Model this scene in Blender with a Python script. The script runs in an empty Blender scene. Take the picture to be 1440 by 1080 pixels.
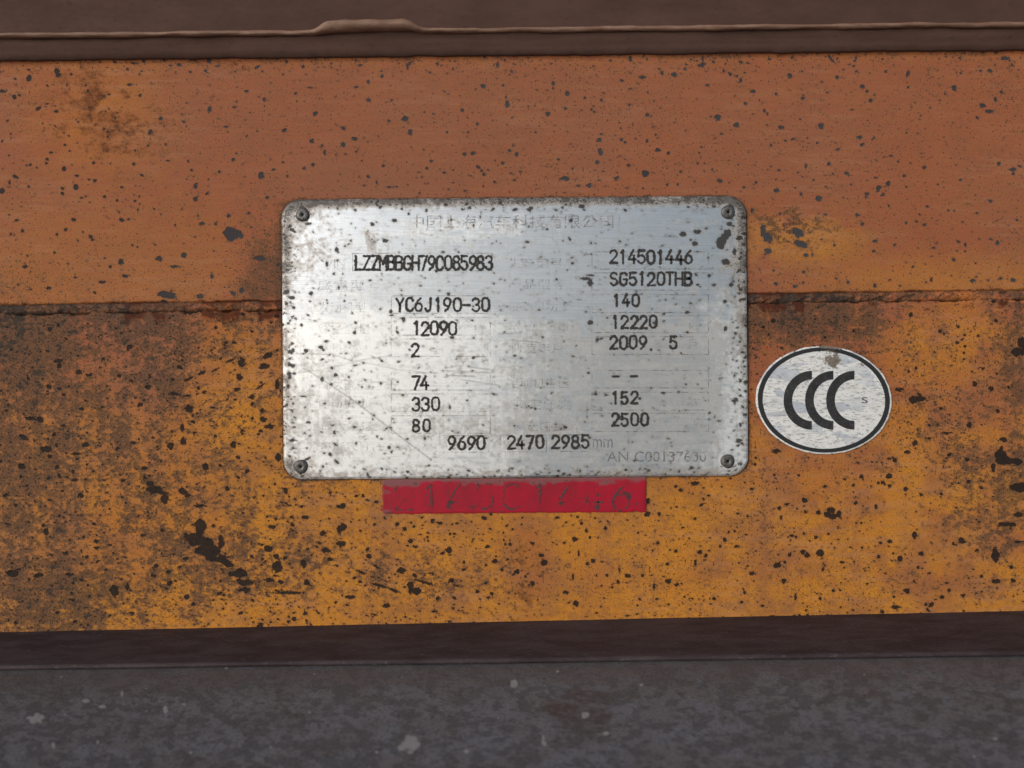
import bpy, math, random
import numpy as np
from mathutils import Vector

random.seed(7); rng = np.random.default_rng(11)
scene = bpy.context.scene
COL = scene.collection
R = math.radians
S = 0.0003                 # metres for one picture unit on the web of the beam
DIST = 0.339               # camera to web

# ------------------------------------------------------------------ camera
cam_d = bpy.data.cameras.new('camera'); cam = bpy.data.objects.new('camera', cam_d); COL.objects.link(cam)
cam.location = (0, -DIST, 0); cam.rotation_euler = (R(90), 0, 0)
cam_d.sensor_width = 36; cam_d.lens = 36 * DIST / (1440 * S)
cam_d.clip_start = 0.005; cam_d.clip_end = 3000
cam_d.dof.use_dof = True; cam_d.dof.focus_distance = DIST - 0.001; cam_d.dof.aperture_fstop = 13.0
scene.camera = cam
scene.cycles.max_bounces = 6; scene.cycles.diffuse_bounces = 3

# ------------------------------------------------------------------ sky, sun, exposure
SUN_EL, SUN_AZ = R(15), R(222)      # bright hazy daylight from behind the camera
world = bpy.data.worlds.new('World'); scene.world = world; world.use_nodes = True
wn = world.node_tree.nodes; wl = world.node_tree.links
sky = wn.new('ShaderNodeTexSky'); sky.sky_type = 'NISHITA'; sky.sun_disc = False
sky.sun_elevation = SUN_EL; sky.sun_rotation = SUN_AZ; sky.dust_density = 1.2; sky.air_density = 1.0
wl.new(sky.outputs[0], wn['Background'].inputs[0]); wn['Background'].inputs[1].default_value = 0.10
sun_d = bpy.data.lights.new('sun', 'SUN'); sun_d.energy = 2.2; sun_d.angle = R(45); sun_d.color = (1, .985, .965)
sun = bpy.data.objects.new('sun', sun_d); COL.objects.link(sun)
sun_dir = Vector((math.sin(SUN_AZ) * math.cos(SUN_EL), math.cos(SUN_AZ) * math.cos(SUN_EL), math.sin(SUN_EL)))
sun.rotation_euler = sun_dir.to_track_quat('Z', 'Y').to_euler()
vs = scene.view_settings
vs.view_transform = 'Standard'; vs.look = 'None'; vs.gamma = 1; vs.use_curve_mapping = False; vs.exposure = 0.06

# ------------------------------------------------------------------ helpers: numpy noise
TAB = rng.random((512, 512))
def vnoise(x, y, seed=0):
    x = np.asarray(x, float) + seed * 37.17; y = np.asarray(y, float) + seed * 91.73
    xi = np.floor(x).astype(int); yi = np.floor(y).astype(int)
    fx = x - xi; fy = y - yi
    fx = fx * fx * (3 - 2 * fx); fy = fy * fy * (3 - 2 * fy)
    a = TAB[yi & 511, xi & 511]; b = TAB[yi & 511, (xi + 1) & 511]
    c = TAB[(yi + 1) & 511, xi & 511]; d = TAB[(yi + 1) & 511, (xi + 1) & 511]
    return (a * (1 - fx) + b * fx) * (1 - fy) + (c * (1 - fx) + d * fx) * fy
def fbm(x, y, seed=0, oct=4, gain=.55):
    t = 0; a = 1; n = 0
    for k in range(oct):
        t = t + a * vnoise(x * 2 ** k, y * 2 ** k, seed + k * 5); n += a; a *= gain
    return t / n
def sstep(a, b, x):
    t = np.clip((x - a) / (b - a), 0, 1); return t * t * (3 - 2 * t)
def blob(u, v, cu, cv, ru, rv, soft=.5):          # 1 inside an ellipse, fading out
    return 1 - sstep(1 - soft, 1 + soft, np.sqrt(((u - cu) / ru) ** 2 + ((v - cv) / rv) ** 2))

# ------------------------------------------------------------------ helpers: objects
def tag(o, label=None, category=None, group=None, kind=None):
    for k, w in (('label', label), ('category', category), ('group', group), ('kind', kind)):
        if w: o[k] = w
    return o
def thing(name, loc, label, category, group=None):
    o = bpy.data.objects.new(name, None); COL.objects.link(o); o.location = loc; o.empty_display_size = .02
    return tag(o, label, category, group)
def P(u, v, y=0.0): return ((u - 720) * S, y, (540 - v) * S)
def offset_of(parent):
    t = Vector((0, 0, 0))
    while parent is not None: t += parent.location; parent = parent.parent
    return t
def add_mesh(name, verts, faces, mat, parent=None, smooth=False, attrs=None):
    verts = np.asarray(verts, dtype=np.float64).reshape(-1, 3)
    off = offset_of(parent); verts = verts - np.array(off)
    me = bpy.data.meshes.new(name)
    if isinstance(faces, np.ndarray):             # quads, fast path
        n = len(faces)
        me.vertices.add(len(verts)); me.vertices.foreach_set('co', verts.astype(np.float32).ravel())
        me.loops.add(n * 4); me.loops.foreach_set('vertex_index', faces.astype(np.int32).ravel())
        me.polygons.add(n); me.polygons.foreach_set('loop_start', np.arange(0, n * 4, 4, dtype=np.int32))
        me.update(calc_edges=True); me.validate()
    else:
        me.from_pydata(verts.tolist(), [], faces); me.update()
    if smooth:
        me.polygons.foreach_set('use_smooth', np.ones(len(me.polygons), dtype=bool))
    for k, a in (attrs or {}).items():
        at = me.attributes.new(k, 'FLOAT', 'POINT'); at.data.foreach_set('value', np.asarray(a, np.float32).ravel())
    if mat: me.materials.append(mat)
    o = bpy.data.objects.new(name, me); COL.objects.link(o); o.parent = parent
    return o
def quads(nr, nc, flip=False):
    i = np.arange(nr - 1)[:, None] * nc + np.arange(nc - 1)[None, :]
    q = np.stack([i, i + nc, i + nc + 1, i + 1], -1).reshape(-1, 4)
    return q[:, ::-1].copy() if flip else q
def box_faces(): return [(0,1,2,3),(7,6,5,4),(0,4,5,1),(1,5,6,2),(2,6,7,3),(3,7,4,0)]

# ------------------------------------------------------------------ helpers: materials
class NT:
    def __init__(self, name):
        self.m = bpy.data.materials.new(name); self.m.use_nodes = True
        self.t = self.m.node_tree; self.b = self.t.nodes['Principled BSDF']; self.out = self.t.nodes['Material Output']
        self.co = None
    def n(self, typ, **kw):
        x = self.t.nodes.new(typ)
        for k, w in kw.items(): setattr(x, k, w)
        return x
    def set(self, sock, v):
        if hasattr(v, 'is_output') or isinstance(v, bpy.types.NodeSocket): self.t.links.new(v, sock)
        elif isinstance(v, tuple) and len(v) == 3 and sock.type == 'RGBA': sock.default_value = (*v, 1)
        else: sock.default_value = v
    def coord(self, sc=(1, 1, 1)):
        if self.co is None: self.co = self.n('ShaderNodeTexCoord')
        mp = self.n('ShaderNodeMapping'); self.t.links.new(self.co.outputs['Object'], mp.inputs[0]); mp.inputs['Scale'].default_value = sc
        return mp.outputs[0]
    def noise(self, scale, detail=4, rough=.6, sc=(1, 1, 1), dist=0):
        x = self.n('ShaderNodeTexNoise'); self.set(x.inputs['Vector'], self.coord(sc))
        x.inputs['Scale'].default_value = scale; x.inputs['Detail'].default_value = detail; x.inputs['Roughness'].default_value = rough; x.inputs['Distortion'].default_value = dist
        return x.outputs['Fac']
    def attr(self, name):
        x = self.n('ShaderNodeAttribute'); x.attribute_name = name; return x.outputs['Fac']
    def math(self, op, a, b=0.0, c=None):
        x = self.n('ShaderNodeMath', operation=op); self.set(x.inputs[0], a); self.set(x.inputs[1], b)
        if c is not None: self.set(x.inputs[2], c)
        return x.outputs[0]
    def mr(self, v, a, b, lo=0.0, hi=1.0, smooth=True):
        x = self.n('ShaderNodeMapRange'); x.interpolation_type = 'SMOOTHSTEP' if smooth else 'LINEAR'
        self.set(x.inputs[0], v)
        for i, w in enumerate((a, b, lo, hi)): self.set(x.inputs[1 + i], w)
        return x.outputs[0]
    def mix(self, f, a, b, mode='MIX'):
        x = self.n('ShaderNodeMix', data_type='RGBA', blend_type=mode)
        self.set(x.inputs[0], f); self.set(x.inputs[6], a); self.set(x.inputs[7], b)
        return x.outputs[2]
    def bump(self, h, strength, dist, normal=None):
        x = self.n('ShaderNodeBump'); self.set(x.inputs['Height'], h); x.inputs['Strength'].default_value = strength; x.inputs['Distance'].default_value = dist
        if normal is not None: self.set(x.inputs['Normal'], normal)
        return x.outputs[0]
    def p(self, **kw):
        for k, w in kw.items(): self.set(self.b.inputs[k.replace('_', ' ')], w)
        return self.m
    def alpha(self, f):                              # worn-away print: transparent where f = 0
        tr = self.n('ShaderNodeBsdfTransparent'); mx = self.n('ShaderNodeMixShader')
        self.set(mx.inputs[0], f); self.t.links.new(tr.outputs[0], mx.inputs[1]); self.t.links.new(self.b.outputs[0], mx.inputs[2])
        self.t.links.new(mx.outputs[0], self.out.inputs[0])

# ---- weathered orange paint of the web plates (attributes: chip, grime, hue, rust, film)
def paint_material():
    k = NT('weathered_orange_paint')
    fine = k.noise(2300, 2, .7); edge = k.noise(1700, 2, .6)
    fs = k.math('SUBTRACT', fine, .5)
    base = k.mix(k.mr(k.attr('hue'), .05, .95, smooth=False), (.355, .108, .046), (.57, .232, .028))
    base = k.mix(k.math('MULTIPLY', k.attr('tone'), .55), base, (.20, .078, .036))
    base = k.mix(k.mr(fine, .42, .66, 0, .50), base, (.16, .070, .036))
    base = k.mix(k.math('MULTIPLY', k.attr('streak'), .28), base, (.45, .22, .115))
    base = k.mix(k.math('MULTIPLY', k.attr('film'), .85), base, (.24, .108, .070))
    g = k.math('ADD', k.attr('grime_shade'), k.math('MULTIPLY', fs, .65))
    base = k.mix(k.mr(g, .32, .74, 0, .76), base, (.100, .058, .036))
    base = k.mix(k.mr(g, .90, 1.10, 0, .85), base, (.042, .035, .030))
    ru = k.math('ADD', k.attr('rust'), k.math('MULTIPLY', fs, .35))
    base = k.mix(k.mr(ru, .28, .75, 0, .9), base, (.080, .021, .010))
    sp = k.math('ADD', k.noise(1250, 1, .5), k.math('MULTIPLY', k.math('SUBTRACT', k.attr('grime_shade'), .2), .09))
    base = k.mix(k.mr(sp, .635, .70, 0, .88), base, (.032, .023, .019))
    c = k.math('ADD', k.attr('chip'), k.math('MULTIPLY', k.math('SUBTRACT', edge, .5), 3.2))
    chip = k.mr(c, -.1, .5)
    base = k.mix(k.mr(c, -2.0, .4, 0, .35), base, (.13, .065, .035))
    chipcol = k.mix(k.attr('cold'), (.017, .014, .013), (.045, .052, .062))
    chipcol = k.mix(k.mr(fine, .5, .75, 0, .30), chipcol, (.09, .06, .045))
    base = k.mix(k.math('MULTIPLY', chip, .94), base, chipcol)
    h = k.math('SUBTRACT', k.math('MULTIPLY', fine, .55), k.mr(k.attr('chip'), .0, .8))
    h = k.math('SUBTRACT', h, k.mr(k.attr('grime_shade'), .5, .9, 0, .8))
    return k.p(Base_Color=base, Roughness=k.mr(fine, .3, .7, .65, .9), Normal=k.bump(h, .75, .00026), Specular_IOR_Level=.12)
PAINT = paint_material()

def seam_material():
    k = NT('rusty_weld_metal')
    a = k.noise(700, 5, .7); b = k.noise(220, 4, .6); c = k.noise(1800, 3, .7)
    col = k.mix(k.mr(b, .35, .65), (.10, .060, .042), (.27, .125, .060))
    col = k.mix(k.mr(a, .5, .75, 0, .85), col, (.045, .034, .028))
    col = k.mix(k.mr(c, .55, .8, 0, .5), col, (.16, .045, .02))
    return k.p(Base_Color=col, Roughness=.8, Normal=k.bump(a, .6, .0004), Specular_IOR_Level=.25)
SEAM = seam_material()

def flange_material(name, c1, c2, c3, sc=1.0, rough=.6, spec=.35):
    k = NT(name)
    a = k.noise(260 * sc, 5, .65, sc=(.5, 1, 1)); b = k.noise(45 * sc, 4, .6, sc=(.4, 1, 1)); f = k.noise(2200, 3, .7)
    col = k.mix(k.mr(b, .35, .68), c1, c2)
    col = k.mix(k.mr(a, .56, .76, 0, .6), col, c3)
    col = k.mix(k.mr(f, .6, .8, 0, .35), col, c3)
    return k.p(Base_Color=col, Roughness=k.mr(a, .3, .7, rough - .1, rough + .15), Normal=k.bump(k.math('ADD', a, k.math('MULTIPLY', f, .3)), .3, .0003), Specular_IOR_Level=spec)
TOPF = flange_material('brown_rail_paint', (.088, .050, .041), (.108, .062, .052), (.060, .035, .030), 2.2, .75, .15)
BEAD = flange_material('pale_weld_paint', (.17, .095, .066), (.26, .16, .115), (.075, .045, .035), 4)
STRIP = flange_material('maroon_strip_paint', (.034, .023, .027), (.058, .044, .049), (.15, .135, .138), 2.6, .7, .2)

def dirt_material():
    k = NT('grey_dirt_film')
    a = k.noise(240, 6, .75); b = k.noise(60, 4, .65); f = k.noise(1100, 4, .75)
    col = k.mix(k.mr(b, .38, .60), (.150, .146, .152), (.172, .178, .196))
    col = k.mix(k.mr(k.math('ADD', k.attr('mott'), k.math('MULTIPLY', k.math('SUBTRACT', a, .5), .8)), .42, .60, 0, .58), col, (.060, .057, .061))
    col = k.mix(k.mr(k.attr('near_shade'), .1, 1.0, 0, .65), col, (.105, .090, .086))  # browner dirt beside the strip, the strip's contact shade painted in
    col = k.mix(k.mr(f, .50, .60, 0, .60), col, (.042, .040, .040))
    col = k.mix(k.mr(f, .30, .42, .35, 0), col, (.17, .17, .178))
    r = k.math('ADD', k.attr('rust'), k.math('MULTIPLY', k.math('SUBTRACT', a, .5), .8))
    col = k.mix(k.mr(r, .35, .8, 0, .7), col, (.070, .044, .034))
    d = k.math('ADD', k.attr('dust'), k.math('MULTIPLY', k.math('SUBTRACT', f, .5), 2.0))
    col = k.mix(k.mr(d, .2, 1.4, 0, .85), col, (.33, .325, .32))
    return k.p(Base_Color=col, Roughness=k.mr(a, .3, .7, .55, .8), Normal=k.bump(k.math('ADD', a, k.math('MULTIPLY', f, .6)), .5, .0006), Specular_IOR_Level=.3)
DIRT = dirt_material()

# ---- the data plate (attributes: spot, dirt, cloud, line)
def plate_material():
    k = NT('worn_aluminium')
    brush = k.noise(1500, 3, .7, sc=(.06, 1, 2.2)); fine = k.noise(2400, 3, .75)
    fs = k.math('SUBTRACT', fine, .5)
    bare = k.mix(k.mr(brush, .3, .7), (.50, .535, .59), (.60, .635, .69))
    ox = k.math('ADD', k.attr('oxide_sheen'), k.math('MULTIPLY', fs, .5))
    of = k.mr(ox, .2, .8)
    col = k.mix(of, bare, k.mix(k.mr(brush, .3, .7), (.79, .81, .84), (.88, .90, .93)))  # whitish bloom; its tone also carries the painted reflection
    cloud = k.math('ADD', k.attr('cloud'), k.math('MULTIPLY', fs, .7))
    cf = k.mr(cloud, .30, .95, 0, .70)
    col = k.mix(cf, col, (.37, .365, .36))
    col = k.mix(k.mr(fine, .60, .74, 0, k.mr(cloud, .1, .7, .35, .85)), col, (.15, .14, .135))
    dirt = k.attr('dirt')
    df = k.mr(dirt, .25, .85, 0, .80)
    col = k.mix(df, col, (.37, .325, .29))
    d2 = k.math('ADD', dirt, k.math('MULTIPLY', fs, 2.0))
    col = k.mix(k.mr(d2, .78, 1.05, 0, .9), col, (.055, .045, .040))
    s = k.math('ADD', k.attr('spot'), k.math('MULTIPLY', k.math('SUBTRACT', k.noise(1900, 2, .6), .5), 2.4))
    sf = k.mr(s, -.2, .9)
    col = k.mix(k.mr(s, -2.4, .3, 0, .35), col, (.30, .285, .275))
    col = k.mix(k.math('MULTIPLY', sf, .95), col, (.030, .026, .024))
    col = k.mix(k.attr('line'), col, (.13, .125, .12))
    dull = k.math('MAXIMUM', k.math('MAXIMUM', df, sf), k.math('MAXIMUM', k.math('MULTIPLY', cf, .8), k.math('MULTIPLY', of, .45)))
    metal = k.math('MULTIPLY', k.math('SUBTRACT', 1.0, dull), .92)
    h = k.math('ADD', k.math('MULTIPLY', brush, .25), k.math('MULTIPLY', fine, .25))
    h = k.math('SUBTRACT', h, k.mr(k.attr('spot'), -.2, .9, 0, .5))
    return k.p(Base_Color=col, Metallic=metal, Roughness=k.mr(fine, .3, .7, .34, .50), Normal=k.bump(h, .35, .00012), Specular_IOR_Level=.35)
PLATE = plate_material()

def stamp_material(name, col, thin=.0, tint=(.12, .11, .105), broken=0):      # paint in stamped characters; attribute edge: 1 mid-stroke, 0 at the rim
    k = NT(name)
    a = k.noise(1150, 4, .75); b = k.noise(3000, 2, .7)
    f = k.math('ADD', k.attr('edge'), k.math('MULTIPLY', k.math('SUBTRACT', a, .5 + thin), 2.2))
    if broken: f = k.math('SUBTRACT', f, k.mr(k.noise(130, 2, .5), .40, .60, 0, broken))
    cc = k.mix(k.mr(b, .45, .75, 0, .7), col, tint)
    k.p(Base_Color=cc, Roughness=.7, Specular_IOR_Level=.25)
    k.alpha(k.mr(f, -.05, .50, 0, .94)); return k.m
INK = stamp_material('stamped_black', (.032, .029, .027))
def faded_material(name, col, lo, hi, mx):           # printed lettering mostly worn off
    k = NT(name)
    a = k.noise(420, 4, .65); b = k.noise(2200, 3, .7)
    f = k.math('ADD', a, k.math('MULTIPLY', k.math('SUBTRACT', b, .5), .5))
    k.p(Base_Color=col, Roughness=.6, Specular_IOR_Level=.3); k.alpha(k.mr(f, lo, hi, .04, mx)); return k.m
FADED = faded_material('faded_print', (.14, .135, .13), .43, .66, .36)
FADED_BROWN = faded_material('faded_brown_print', (.15, .11, .085), .41, .64, .50)
CELL = faded_material('faded_ruling', (.12, .115, .11), .42, .66, .55)

def rivet_material():
    k = NT('dull_rivet'); a = k.noise(1500, 4, .7)
    col = k.mix(k.mr(a, .35, .65), (.05, .046, .044), (.16, .155, .15))
    return k.p(Base_Color=col, Roughness=.5, Metallic=.35, Normal=k.bump(a, .4, .0001))
RIVET = rivet_material()
k = NT('rivet_hole_black'); HOLE = k.p(Base_Color=(.008, .007, .007), Roughness=.8, Specular_IOR_Level=.1)

def red_material():
    k = NT('faded_red_paint')
    a = k.noise(420, 5, .7); b = k.noise(1600, 4, .7, sc=(1.4, 1, .7)); c = k.noise(90, 3, .6, sc=(1.5, 1, .5))
    col = k.mix(k.mr(c, .35, .65), (.37, .004, .024), (.29, .006, .022))
    d = k.math('ADD', k.attr('dirt'), k.math('MULTIPLY', k.math('SUBTRACT', a, .5), .75))
    col = k.mix(k.mr(d, .34, .85, 0, .75), col, (.17, .095, .095))
    col = k.mix(k.mr(b, .60, .78, 0, .5), col, (.14, .03, .035))
    s = k.math('ADD', k.attr('chip'), k.math('MULTIPLY', k.math('SUBTRACT', b, .5), 2.4))
    col = k.mix(k.mr(s, -.5, .6, 0, .9), col, (.04, .034, .034))
    return k.p(Base_Color=col, Roughness=.6, Normal=k.bump(k.math('ADD', a, b), .3, .0001), Specular_IOR_Level=.3)
RED = red_material()
GHOST = stamp_material('ghost_digit_grey', (.085, .05, .054), .12, (.20, .06, .066), .9)

def sticker_material():
    k = NT('foil_sticker_white')
    v = k.n('ShaderNodeTexVoronoi'); k.set(v.inputs['Vector'], k.coord((.45, 1, 1.3))); v.inputs['Scale'].default_value = 260; v.inputs['Randomness'].default_value = .85
    sep = k.n('ShaderNodeSeparateColor'); k.set(sep.inputs[0], v.outputs['Color'])
    a = k.noise(900, 5, .7, sc=(.5, 1, 1.4)); b = k.noise(2600, 3, .7); c = k.noise(300, 4, .6, sc=(.4, 1, 1.5))
    col = k.mix(k.mr(sep.outputs[0], .55, 1.0), (.78, .785, .79), (.50, .54, .61))
    col = k.mix(k.mr(c, .5, .75, 0, .6), col, (.52, .51, .48))
    col = k.mix(k.mr(a, .51, .63, 0, .78), col, (.26, .25, .24))
    d = k.math('ADD', k.attr('wear'), k.math('MULTIPLY', k.math('SUBTRACT', k.noise(500, 4, .75), .5), 2.6))
    col = k.mix(k.mr(d, .45, .75, 0, .9), col, k.mix(k.mr(b, .4, .6), (.06, .05, .04), (.22, .16, .10)))
    col = k.mix(k.mr(b, .60, .72, 0, .6), col, (.13, .12, .11))
    return k.p(Base_Color=col, Roughness=.5, Metallic=.15, Normal=k.bump(a, .3, .0001))
STICKER = sticker_material()
RIM = stamp_material('sticker_rim_black', (.020, .022, .025), -.32, (.07, .07, .07))
def marks_material():
    k = NT('sticker_black'); a = k.noise(1500, 5, .7); b = k.noise(300, 3, .6)
    col = k.mix(k.mr(b, .35, .65), (.020, .022, .025), (.034, .034, .036))
    col = k.mix(k.mr(a, .54, .70, 0, .55), col, (.17, .16, .15))
    return k.p(Base_Color=col, Roughness=.6, Specular_IOR_Level=.3)
MARK = marks_material()
k = NT('dusty_ground'); ga = k.noise(3, 6, .6)
GROUND = k.p(Base_Color=k.mix(ga, (.30, .285, .265), (.38, .365, .34)), Roughness=.9)

# ------------------------------------------------------------------ lines of the beam, in picture units
v_top = lambda u: 86 - 15 * u / 1440 + (fbm(u / 30, u * 0, 42, 4, .7) - .5) * 4
v_bot = lambda u: 889 - 30 * u / 1440
def v_seam(u): return 429 - 21 * u / 1440
SEAM_H = 13.0

# ------------------------------------------------------------------ chips seen in the paint (picture units: u, v, ru, rv)
def conv(lst, ox, oy, f):
    o = []
    for s in lst:
        a, b, r = s[0], s[1], s[2]; r2 = s[3] if len(s) > 3 else r; an = s[4] if len(s) > 4 else 0
        o.append((ox + a / f, oy + b / f, r * .86 / f, r2 * .86 / f, an))
    return o
CH = []
CH += conv([(270,533,14),(320,610,14),(265,615,9),(265,637,9),(400,582,12,9),(375,578,9,6),(345,655,11,5),(443,650,9),(495,665,7),(570,668,8),(515,748,14,10),(312,747,13,9),(277,788,9),(95,795,8,12),(240,810,9),(510,925,15),(672,913,19,13),(777,897,13),(740,945,30,7),(1095,910,38,11),(980,810,46,34,.4),(1103,560,17,20),(825,605,12),(925,546,9,7),(825,660,12),(965,730,10),(1050,720,9),(850,765,12,8),(160,278,16,9,-.4),(198,258,11,5),(237,290,12,8),(460,218,10,6),(440,227,6),(200,180,7),(283,178,6),(362,180,7),(372,203,8),(445,290,6),(460,280,6),(487,318,7),(440,365,7),(455,377,7),(455,398,6),(590,222,10,8),(635,375,12),(565,512,9),(570,455,6),(395,508,9),(215,463,12,6),(275,432,9,6),(128,515,8),(155,528,6),(196,510,8),(65,565,18,8,.4),(40,590,7,14),(8,625,14),(122,607,7),(10,205,18,9),(60,228,12),(122,150,14,16),(240,118,16,12),(515,610,10,6),(597,558,14,6,.5),(625,433,7),(1330,300,12),(1320,515,9),(1370,465,8,14),(985,493,8),(880,577,5),(910,765,8),(690,1060,26,16),(725,1070,28,14),(845,1070,14,10),(1020,1045,13),(985,1058,13,10),(895,985,11),(1060,780,6),(105,945,14,10),(700,430,7),(795,500,7),(835,730,6),(740,770,6),(560,855,7),(580,862,6),(350,800,6),(330,835,6),(230,885,7),(320,990,10,6),(430,1010,18,8),(530,985,22,8),(465,945,9),(205,1035,14,9),(30,330,6),(45,385,5),(38,475,6),(180,340,5),(270,380,5),(10,415,8),(1040,205,11,8),(1115,240,9),(990,272,12,7),(955,355,14,6),(1200,370,12,9),(1315,415,12),(885,280,11,14),(710,498,10,6),(680,320,9,12),(590,680,5),(582,705,5,10),(1280,100,9),(1310,190,16,5)], 0, 60, 3)
CH += conv([(172,143,9),(115,165,9),(115,243,13,9),(213,243,9,7),(270,322,18,15),(292,378,12,14),(55,405,15,9),(8,430,12),(65,460,7),(600,185,12),(683,180,9,6),(510,285,11,9),(700,258,12,16),(695,230,5,10),(895,170,9,12),(895,192,6),(953,215,12),(872,300,13,11),(1028,233,8),(1098,243,8),(945,278,8),(1070,292,11,6),(1215,262,9,7),(1292,305,12,9),(1308,313,7,4),(575,343,8),(447,378,7),(535,378,6),(1090,410,12,9),(1093,460,12,17),(1080,505,10,12),(1180,360,6),(1182,408,8),(1198,420,7),(1335,452,13,10),(1380,465,9),(520,470,13,8),(555,467,15,10),(740,470,8,14,.4),(710,455,11,8),(682,508,9),(650,497,6),(577,525,12,9,.5),(592,540,7),(602,555,9),(647,588,7),(730,580,9,6),(362,530,9),(435,548,12,6),(205,610,18,6),(232,608,7,4),(918,493,7),(945,573,22,12),(923,575,6),(1045,603,16,12),(1000,603,11,6),(1282,552,17),(1212,518,11,8),(1160,580,9,4),(1375,600,7,9),(1432,545,8),(178,520,9,8),(380,500,8),(820,378,6),(150,590,5,11),(600,605,5),(520,625,6),(473,537,5),(340,567,5),(1375,530,4),(1420,598,6),(1105,543,7,4),(1088,580,9,4),(880,455,4),(975,530,6),(700,345,4),(1328,388,6),(1242,405,6),(1290,415,7,9),(1230,345,4,8),(1315,355,9,4,-.6),(720,120,9,5),(710,135,5),(660,92,8,14),(1355,128,10),(1405,135,14,12),(1270,145,20,9),(1220,70,9,12),(1290,70,6),(80,95,14,6),(280,100,6,18),(820,110,5)], 480, 60, 3)
CH += conv([(245,158,9,13),(85,95,9,11),(85,70,6,14),(203,133,8),(452,140,12),(653,146,9),(297,205,14,9),(395,216,8),(508,234,12,10),(267,257,10,8),(757,187,14,12),(793,245,9,11),(950,130,9,20,.4),(952,188,8),(858,122,8),(1147,193,13,16),(150,315,20,15),(228,348,15,12),(165,385,9,6),(415,358,15,12),(584,352,14,15),(345,288,8),(358,300,7),(372,433,7),(745,400,14,11),(808,402,6,9),(880,478,12,5),(910,502,7),(617,512,11,9),(635,553,6),(867,595,11),(827,613,13,15),(845,640,10),(935,562,10,7),(1018,528,11,10),(1172,580,8),(1333,512,10),(1395,535,18,10),(1395,553,8),(1300,668,11,8),(575,657,15,14),(157,583,16,10),(295,705,9,7),(737,727,12,9),(1032,692,9,7),(987,755,9,6),(1020,769,11,8),(943,760,7),(1000,725,7,5),(1243,720,8,6),(1412,748,9,7),(1330,845,11,13),(1193,852,7,11),(1192,880,6),(807,880,8),(360,878,20,14),(520,897,12,9),(547,893,7),(640,855,7),(485,800,32,24,.3),(500,850,34,16,.4),(360,825,28,24,.5),(340,790,14,30),(1060,865,9,6),(395,1018,12,9),(475,1027,14,8),(512,968,9,7),(810,1025,9,8),(1225,1005,14,7),(1240,988,6),(1395,1002,11,9),(1290,1003,6),(1360,65,22,11),(1390,95,8),(1295,290,25,9),(1295,118,12,9),(628,70,30,7,.8),(732,65,5,16),(870,690,6),(1120,708,6),(605,725,6),(520,520,7,12),(700,560,5),(710,600,6),(810,570,6),(310,590,7),(260,610,9,6),(235,515,5),(125,535,6),(65,510,7),(70,465,7,5),(80,440,9,5),(1045,275,7,5),(715,283,10,5),(945,380,5),(610,210,9,5),(105,180,10,7),(275,85,7),(1265,265,16,12),(1320,240,9,14),(1345,210,9),(500,640,9),(1050,1000,8,12),(700,1010,7)], 960, 60, 3)
CH += conv([(300,62,12,9),(755,70,10,12),(1205,48,14,12),(1277,45,6),(1388,45,10),(630,55,8),(1303,142,16,10),(920,205,11,14),(1055,280,14,11),(1075,292,9,6),(1137,260,10,8),(1135,333,12,9),(1170,350,9),(1165,380,8),(1165,410,7),(1252,453,12,9),(1215,523,14),(1290,545,15),(1415,375,52,26,-.3),(1435,330,26,30),(945,452,10),(910,465,9),(870,550,30,11),(955,590,48,18),(935,600,26,18),(1060,637,12,8),(1190,712,18,16),(940,797,17,14),(905,838,18,10),(1005,775,10,8),(1180,873,14,11),(1100,905,6),(845,873,10,8),(742,882,8,6),(820,948,17,13),(770,978,8),(800,985,7),(825,995,7),(525,997,13,7),(655,990,7),(403,943,8),(203,895,11,7),(190,1005,14,6),(300,833,25,13),(1185,972,13,10),(1245,1005,10,5),(965,1030,8),(1320,650,12),(700,965,5),(1085,750,30,8),(240,262,14,9),(285,232,14),(1340,850,36,40),(1400,880,40,20),(1350,780,24,18),(1430,1000,40,26),(1300,910,14,26)], 1000, 380, 3.273)
CH += conv([(330,430,20,12),(345,585,14,8),(207,490,14,10),(195,755,28,18),(210,785,14,12),(130,625,36,10),(170,630,16,16),(100,705,28,12,.4),(360,737,16,14),(320,775,30,8),(310,850,9,12),(315,885,18,9),(800,585,18),(790,530,22,6),(800,458,32,7,-.5),(855,433,22,8,-.4),(735,522,34,8),(1020,390,18,24),(970,382,30,7,-.4),(1130,360,28,14,-.5),(1115,405,25,16),(1010,450,18),(865,515,14,9),(840,497,9),(1105,592,13),(1140,660,26,14),(1110,630,18,14),(770,665,12,22),(720,740,16,18),(775,722,16,18),(725,680,8),(1005,790,11),(930,825,10,8),(650,925,30,20),(690,940,24,10),(775,935,20,12),(1205,925,14,9),(1100,490,30,6,-.6),(1170,480,12,24),(245,382,24,10),(985,735,14,18),(95,828,16,12),(705,105,30,18),(845,110,18,12),(690,130,16,8),(1060,530,24,5,-.6),(910,420,24,6,-.5),(960,545,14,5,-.6),(385,440,9),(465,505,7),(118,455,9),(1175,790,14,18),(1065,625,8),(900,580,16,6),(290,490,10,6),(270,655,14,7),(440,885,18,6)], 0, 380, 3)
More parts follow.
